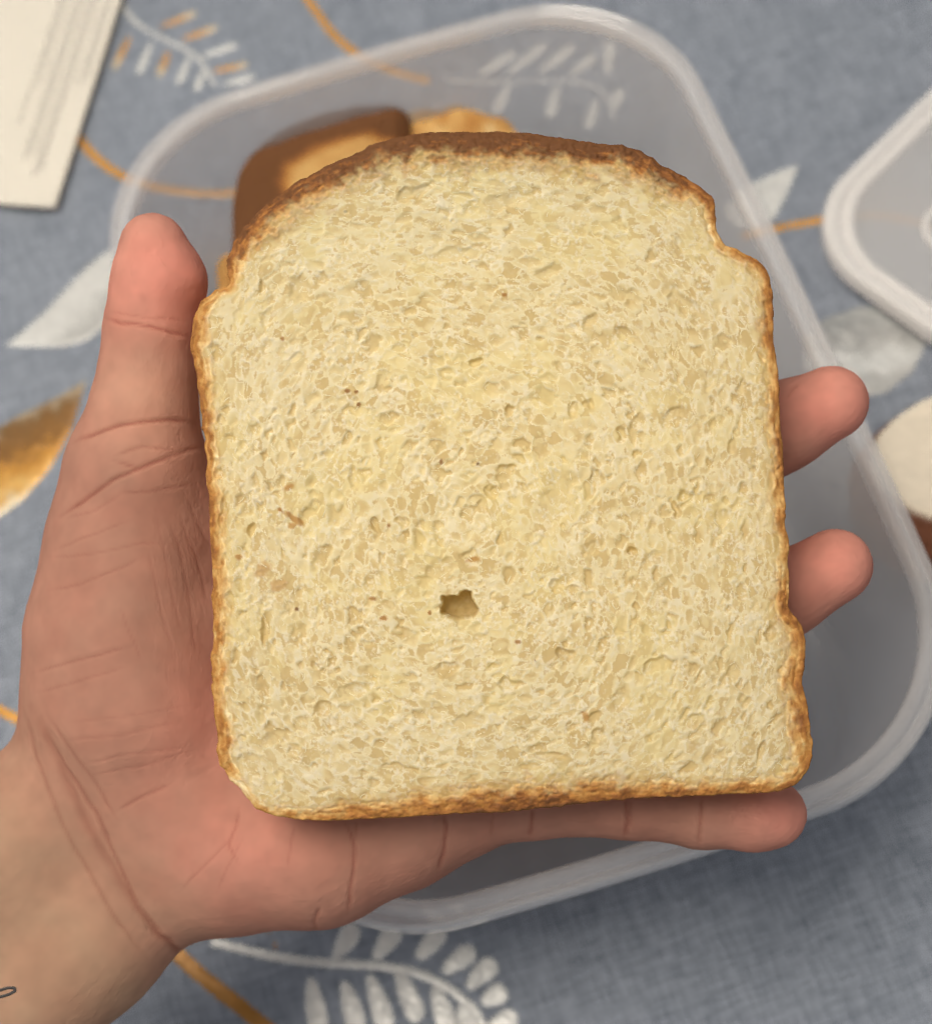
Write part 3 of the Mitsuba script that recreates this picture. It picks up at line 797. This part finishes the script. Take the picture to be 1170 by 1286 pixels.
THUMB = chain([(192, 309, 320, 41), (199, 352, 322, 57), (190, 415, 324, 57), (186, 470, 326, 59), (180, 520, 328, 66), (172, 585, 331, 86), (166, 690, 335, 102)])
PINKY = chain([(470, 1020, 336, 85), (560, 1000, 333, 76), (665, 996, 330, 55), (787, 1003, 327, 48), (880, 1013, 326, 49), (945, 1020, 325, 46), (970, 1022, 325, 42)])
RING = chain([(560, 930, 341, 62), (770, 862, 342, 58), (900, 800, 337, 54), (985, 746, 331, 51), (1048, 711, 329, 47)])
MIDDLE = chain([(540, 840, 342, 62), (740, 705, 344, 60), (885, 598, 339, 56), (985, 534, 332, 53), (1043, 506, 330, 46.5)])
INDEX = chain([(480, 730, 341, 62), (590, 540, 344, 60), (670, 420, 340, 55), (730, 330, 333, 50)])
PALM = [chain([(166, 690, 335, 102), (162, 790, 337, 122), (170, 875, 340, 134), (205, 960, 343, 128)]),           # thenar
        chain([(205, 1010, 343, 110), (290, 1055, 341, 112), (400, 1052, 338, 106), (500, 1024, 337, 88), (560, 1000, 334, 76)]),   # hypothenar
        chain([(190, 1000, 347, 100), (480, 745, 346, 78)]), chain([(200, 1010, 347, 100), (540, 850, 346, 78)]), chain([(210, 1020, 347, 100), (560, 930, 345, 74)]),
        chain([(170, 800, 345, 95), (480, 740, 346, 72)]), chain([(172, 600, 340, 70), (420, 740, 346, 60)])]
ARM = [chain([(112, 985, 343, 100), (20, 1062, 340, 104), (-140, 1200, 334, 112), (-330, 1365, 326, 122)]),
       chain([(195, 1090, 345, 96), (100, 1175, 342, 104), (-60, 1310, 336, 112), (-250, 1470, 328, 122)])]
VOX = 1.15
lo, hi = np.array([-190.0, -160.0, -372.0]), np.array([100.0, 75.0, -300.0])
ax = [np.arange(l, h, VOX, dtype=np.float32) for l, h in zip(lo, hi)]
GX, GY, GZ = np.meshgrid(*ax, indexing='ij')


def cone(a, ra, b, rb):
    ab = b - a
    px_, py_, pz_ = GX - np.float32(a[0]), GY - np.float32(a[1]), GZ - np.float32(a[2])
    t = np.clip((px_ * np.float32(ab[0]) + py_ * np.float32(ab[1]) + pz_ * np.float32(ab[2])) / np.float32(ab @ ab), 0, 1)
    return np.sqrt((px_ - t * np.float32(ab[0])) ** 2 + (py_ - t * np.float32(ab[1])) ** 2 + (pz_ - t * np.float32(ab[2])) ** 2) - (np.float32(ra) + t * np.float32(rb - ra))


def smin(a, b, k):
    if a is None:
        return b
    h = np.maximum(k - np.abs(a - b), 0) / k
    return np.minimum(a, b) - h * h * k * 0.25


def field(ch, k):
    out = None
    for (a, ra), (b, rb) in zip(ch[:-1], ch[1:]):
        out = smin(out, cone(a, ra, b, rb), k)
    return out


S = None
for ch in PALM + ARM:
    S = smin(S, field(ch, 5.0), 9.0)
S = smin(S, field(THUMB, 3.0), 6.0)
S = smin(S, field(PINKY, 3.0), 5.0)
fing = None
for ch in (RING, MIDDLE, INDEX):
    fing = smin(fing, field(ch, 3.0), 0.6)
S = smin(S, fing, 5.0)


def surface_nets(S, lo, h):
    """Smooth zero surface of a sampled field: one vertex per crossed cell, one quad per crossed edge."""
    neg = S < 0
    n = np.array(S.shape)
    acc = np.zeros(tuple(n - 1) + (3,), np.float32)
    cnt = np.zeros(tuple(n - 1), np.float32)
    quads = []
    for axis in range(3):
        s0 = [slice(None)] * 3
        s1 = [slice(None)] * 3
        s0[axis], s1[axis] = slice(0, -1), slice(1, None)
        cross = neg[tuple(s0)] != neg[tuple(s1)]
        idx = np.argwhere(cross)
        b, c = [k for k in range(3) if k != axis]
        idx = idx[(idx[:, b] > 0) & (idx[:, b] < n[b] - 1) & (idx[:, c] > 0) & (idx[:, c] < n[c] - 1)]
        va = S[tuple(idx.T)]
        idn = idx.copy()
        idn[:, axis] += 1
        vb = S[tuple(idn.T)]
        pos = idx.astype(np.float32)
        pos[:, axis] += va / (va - vb)
        corner = []
        for db, dc in ((0, 0), (-1, 0), (-1, -1), (0, -1)):
            cell = idx.copy()
            cell[:, b] += db
            cell[:, c] += dc
            np.add.at(acc, tuple(cell.T), pos)
            np.add.at(cnt, tuple(cell.T), 1)
            corner.append(np.ravel_multi_index(tuple(cell.T), tuple(n - 1)))
        qd = np.stack(corner, 1)
        inward = (va < 0) ^ (axis == 1)
        qd[~inward] = qd[~inward][:, ::-1]
        quads.append(qd)
    Q = np.vstack(quads)
    used, inv = np.unique(Q, return_inverse=True)
    Q = inv.reshape(-1, 4)
    V = acc.reshape(-1, 3)[used] / cnt.reshape(-1)[used][:, None] * h + lo
    return V, np.vstack([Q[:, [0, 1, 2]], Q[:, [0, 2, 3]]])


hv, hf = surface_nets(S, lo, VOX)
hand = trimesh.Trimesh(hv, hf, process=False)
if hand.volume < 0:
    hand.invert()
trimesh.smoothing.filter_taubin(hand, 0.5, 0.53, iterations=12)
hand = hand.subdivide()
trimesh.smoothing.filter_taubin(hand, 0.5, 0.53, iterations=6)
hv, hn = np.array(hand.vertices), np.array(hand.vertex_normals)
# detail: creases are given as pixel polylines of the side that faces up
hpx = np.c_[585 + F * hv[:, 0] / -hv[:, 2], 643 - F * hv[:, 1] / -hv[:, 2]]
up = sm(0.0, 0.35, hn[:, 2])
CREASES = [([(130, 398), (150, 405), (185, 409), (215, 418), (245, 422)], 3.0, .45, .8), ([(135, 390), (180, 398), (235, 402)], 2.5, .2, .35),
           ([(92, 556), (118, 545), (150, 534), (190, 529), (215, 528), (245, 531)], 3.0, .55, .9), ([(145, 570), (180, 560), (225, 567)], 2.5, .25, .4), ([(140, 576), (175, 588), (205, 576), (235, 565), (262, 560)], 2.5, .4, .6),
           ([(75, 648), (100, 632), (125, 615), (150, 598), (190, 582), (225, 572)], 3.0, .5, .9), ([(150, 620), (190, 617), (225, 610), (250, 606)], 2.3, .2, .4), ([(85, 650), (120, 640), (150, 622)], 2.2, .18, .3),
           ([(70, 690), (130, 665), (160, 655)], 2.2, .18, .3), ([(60, 700), (120, 695), (180, 682), (210, 680)], 2.2, .18, .3), ([(60, 742), (100, 735), (150, 715), (180, 700)], 2.2, .2, .35),
           ([(210, 650), (228, 700), (240, 760), (246, 830)], 2.2, .16, .3), ([(225, 650), (246, 700), (262, 760)], 2.2, .2, .35), ([(185, 690), (200, 760), (216, 820)], 2.2, .14, .25), ([(232, 620), (250, 660), (266, 690)], 2.2, .2, .3), ([(150, 760), (165, 800), (178, 830)], 2.0, .12, .25), ([(195, 640), (215, 740), (230, 800)], 2.0, .12, .22),
           ([(40, 845), (90, 832), (140, 818), (165, 812)], 2.2, .2, .4), ([(45, 870), (100, 855), (160, 838)], 2.0, .16, .3),
           ([(38, 888), (60, 930), (85, 985), (110, 1040), (140, 1090), (165, 1130), (190, 1165)], 7.0, .8, .45), ([(50, 900), (78, 960), (120, 1020), (150, 1090), (175, 1140), (212, 1188), (240, 1210)], 3.2, .7, .6),
           ([(152, 1100), (172, 1140), (195, 1172), (225, 1195), (250, 1204)], 4.5, .9, .75), ([(30, 890), (45, 950), (80, 1040), (120, 1110), (150, 1160), (185, 1205)], 3.5, .35, .45), ([(60, 900), (95, 950), (130, 1000), (148, 1030)], 2.6, .3, .4),
           ([(148, 1018), (170, 1005), (215, 985)], 2.5, .25, .45), ([(100, 960), (160, 948), (240, 938)], 2.2, .15, .25), ([(110, 975), (180, 962), (250, 940)], 2.2, .15, .25), ([(80, 930), (150, 925), (230, 905)], 2.2, .12, .2), ([(90, 905), (160, 900), (240, 885)], 2.2, .12, .2),
           ([(300, 1015), (296, 1040), (288, 1062), (300, 1085)], 2.4, .25, .5), ([(300, 1045), (270, 1075), (245, 1100), (225, 1120)], 2.2, .15, .3), ([(305, 1055), (285, 1090), (272, 1120)], 2.2, .12, .25),
           ([(432, 1030), (440, 1048), (445, 1065), (444, 1090), (440, 1125), (437, 1148)], 3.0, .4, .7), ([(447, 1030), (444, 1060)], 2.4, .3, .5), ([(396, 1170), (395, 1158), (400, 1140)], 3.0, .4, .5), ([(370, 1035), (365, 1060), (360, 1090)], 2.4, .15, .3),
           ([(557, 1020), (559, 1045), (556, 1075), (550, 1095)], 3.2, .5, .8), ([(667, 1015), (668, 1035), (664, 1052)], 3.2, .45, .8), ([(617, 1020), (617, 1050)], 2.4, .2, .35), ([(787, 1000), (788, 1030), (785, 1052)], 3.4, .5, .8), ([(792, 1004), (793, 1040)], 2.4, .25, .4), ([(880, 1000), (880, 1030), (877, 1064)], 3.0, .35, .6),
           ([(987, 500), (996, 488), (1004, 484)], 2.5, .2, .3)]
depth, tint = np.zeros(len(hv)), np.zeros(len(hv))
wob = 4 * (np.c_[fbm(hv, 5, 2, 3), fbm(hv, 5, 2, 4)] - 0.5)
for line, wid, dep, tn in CREASES:
    ls = shapely.LineString(line)
    x0_, y0_, x1_, y1_ = ls.bounds
    k = np.flatnonzero((hpx[:, 0] > x0_ - 20) & (hpx[:, 0] < x1_ + 20) & (hpx[:, 1] > y0_ - 20) & (hpx[:, 1] < y1_ + 20) & (up > 0))
    sp = shapely.points(hpx[k] + wob[k])
    d_ = shapely.distance(ls, sp)
    t_ = shapely.line_locate_point(ls, sp, normalized=True)
    fade = sm(0, 0.18, t_) * sm(1, 0.82, t_) if False else np.clip(np.minimum(t_, 1 - t_) / 0.15, 0.25, 1)
    g = np.exp(-(d_ / wid) ** 2) * up[k] * fade
    depth[k] = np.maximum(depth[k], dep * g)
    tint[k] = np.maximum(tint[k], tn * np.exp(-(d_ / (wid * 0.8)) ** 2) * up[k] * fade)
hv2 = hv - hn * (0.6 * depth - 0.5 * (fbm(hv, 16, 3, 5) - 0.5) - 0.12 * (fbm(hv, 3, 3, 6) - 0.5))[:, None]
x_, y_ = hpx.T
PALMC, TIPC, TANC, THENC = (0.52, 0.258, 0.19), (0.80, 0.335, 0.262), (0.51, 0.31, 0.21), (0.48, 0.25, 0.185)
sc = np.tile(np.array(PALMC), (len(hv), 1))
wrist = ((x_ - 130) * -0.75 + (y_ - 1030) * 0.66)                       # pixels past the wrist crease
sc = mixc(sc, TANC, sm(-90, 150, wrist + 60 * (fbm(hv, 10, 2, 8) - 0.5)))
sc = mixc(sc, THENC, np.exp(-(((x_ - 150) / 110) ** 2 + ((y_ - 740) / 150) ** 2)) * 0.8)
sc = mixc(sc, (0.69, 0.385, 0.275), np.exp(-(((x_ - 175) / 60) ** 2 + ((y_ - 490) / 70) ** 2)) * 0.8)
for cx, cy, rx, ry, k in [(200, 340, 80, 80, 1.0), (1045, 505, 75, 60, 1), (1048, 711, 75, 60, 1), (980, 1025, 70, 45, .8), (310, 1060, 90, 70, .55), (250, 900, 60, 80, .45)]:
    sc = mixc(sc, TIPC, np.exp(-(((x_ - cx) / rx) ** 2 + ((y_ - cy) / ry) ** 2)) * k)
mott = fbm(hv, 4, 3, 9) - 0.5
sc *= (1 + 0.26 * mott + 0.16 * (fbm(hv, 14, 2, 10) - 0.5))[:, None]
sc[:, 1:] *= (1 + 0.14 * (fbm(hv, 7, 3, 12) - 0.5))[:, None]
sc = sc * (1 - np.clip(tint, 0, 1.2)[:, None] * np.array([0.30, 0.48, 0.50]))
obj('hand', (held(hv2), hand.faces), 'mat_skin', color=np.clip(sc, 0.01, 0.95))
label('hand', 'bare left hand, palm up with spread fingers, holding the bread slice from below', 'hand')
# small dark tattoo near the wrist: a flat narrow loop lying in the skin
loop = [(-8, 1254), (2, 1252), (12, 1249), (19, 1245), (18, 1241), (10, 1241), (0, 1244), (-8, 1246)]
lp = np.array(loop, float)
us = np.linspace(0, len(lp) - 1, 60)
lp = np.stack([np.interp(us, np.arange(len(lp)), lp[:, k]) for k in (0, 1)], 1)
ok = np.flatnonzero(hn[:, 2] > 0.1)
ht = cKDTree(hpx[ok])
path = []
for x, y in lp:
    dq, kq = ht.query([x, y], k=4)
    wq = 1 / (dq + .05)
    dep_ = (-(hv2[ok[kq], 2]) * wq).sum() / wq.sum()
    path.append(hp(x, y, dep_ - 0.05))
path = np.array(path)
tv, tf = [], []
for k, p in enumerate(path):
    d_ = path[min(k + 1, len(path) - 1)] - path[max(k - 1, 0)]
    d_ /= np.linalg.norm(d_) + 1e-9
    sd = np.cross(d_, [0, 0, 1.0])
    sd /= np.linalg.norm(sd) + 1e-9
    for a in np.linspace(0, 2 * np.pi, 8, endpoint=False):
        tv.append(p + 0.34 * math.cos(a) * sd + 0.12 * math.sin(a) * np.array([0, 0, 1.0]))
    if k:
        for a in range(8):
            b = (a + 1) % 8
            tf += [[8 * k - 8 + a, 8 * k - 8 + b, 8 * k + b], [8 * k - 8 + a, 8 * k + b, 8 * k + a]]
obj('hand__tattoo', (held(np.array(tv)), np.array(tf)), 'mat_tattoo')
label('hand__tattoo', 'small dark inked loop on the inner wrist')
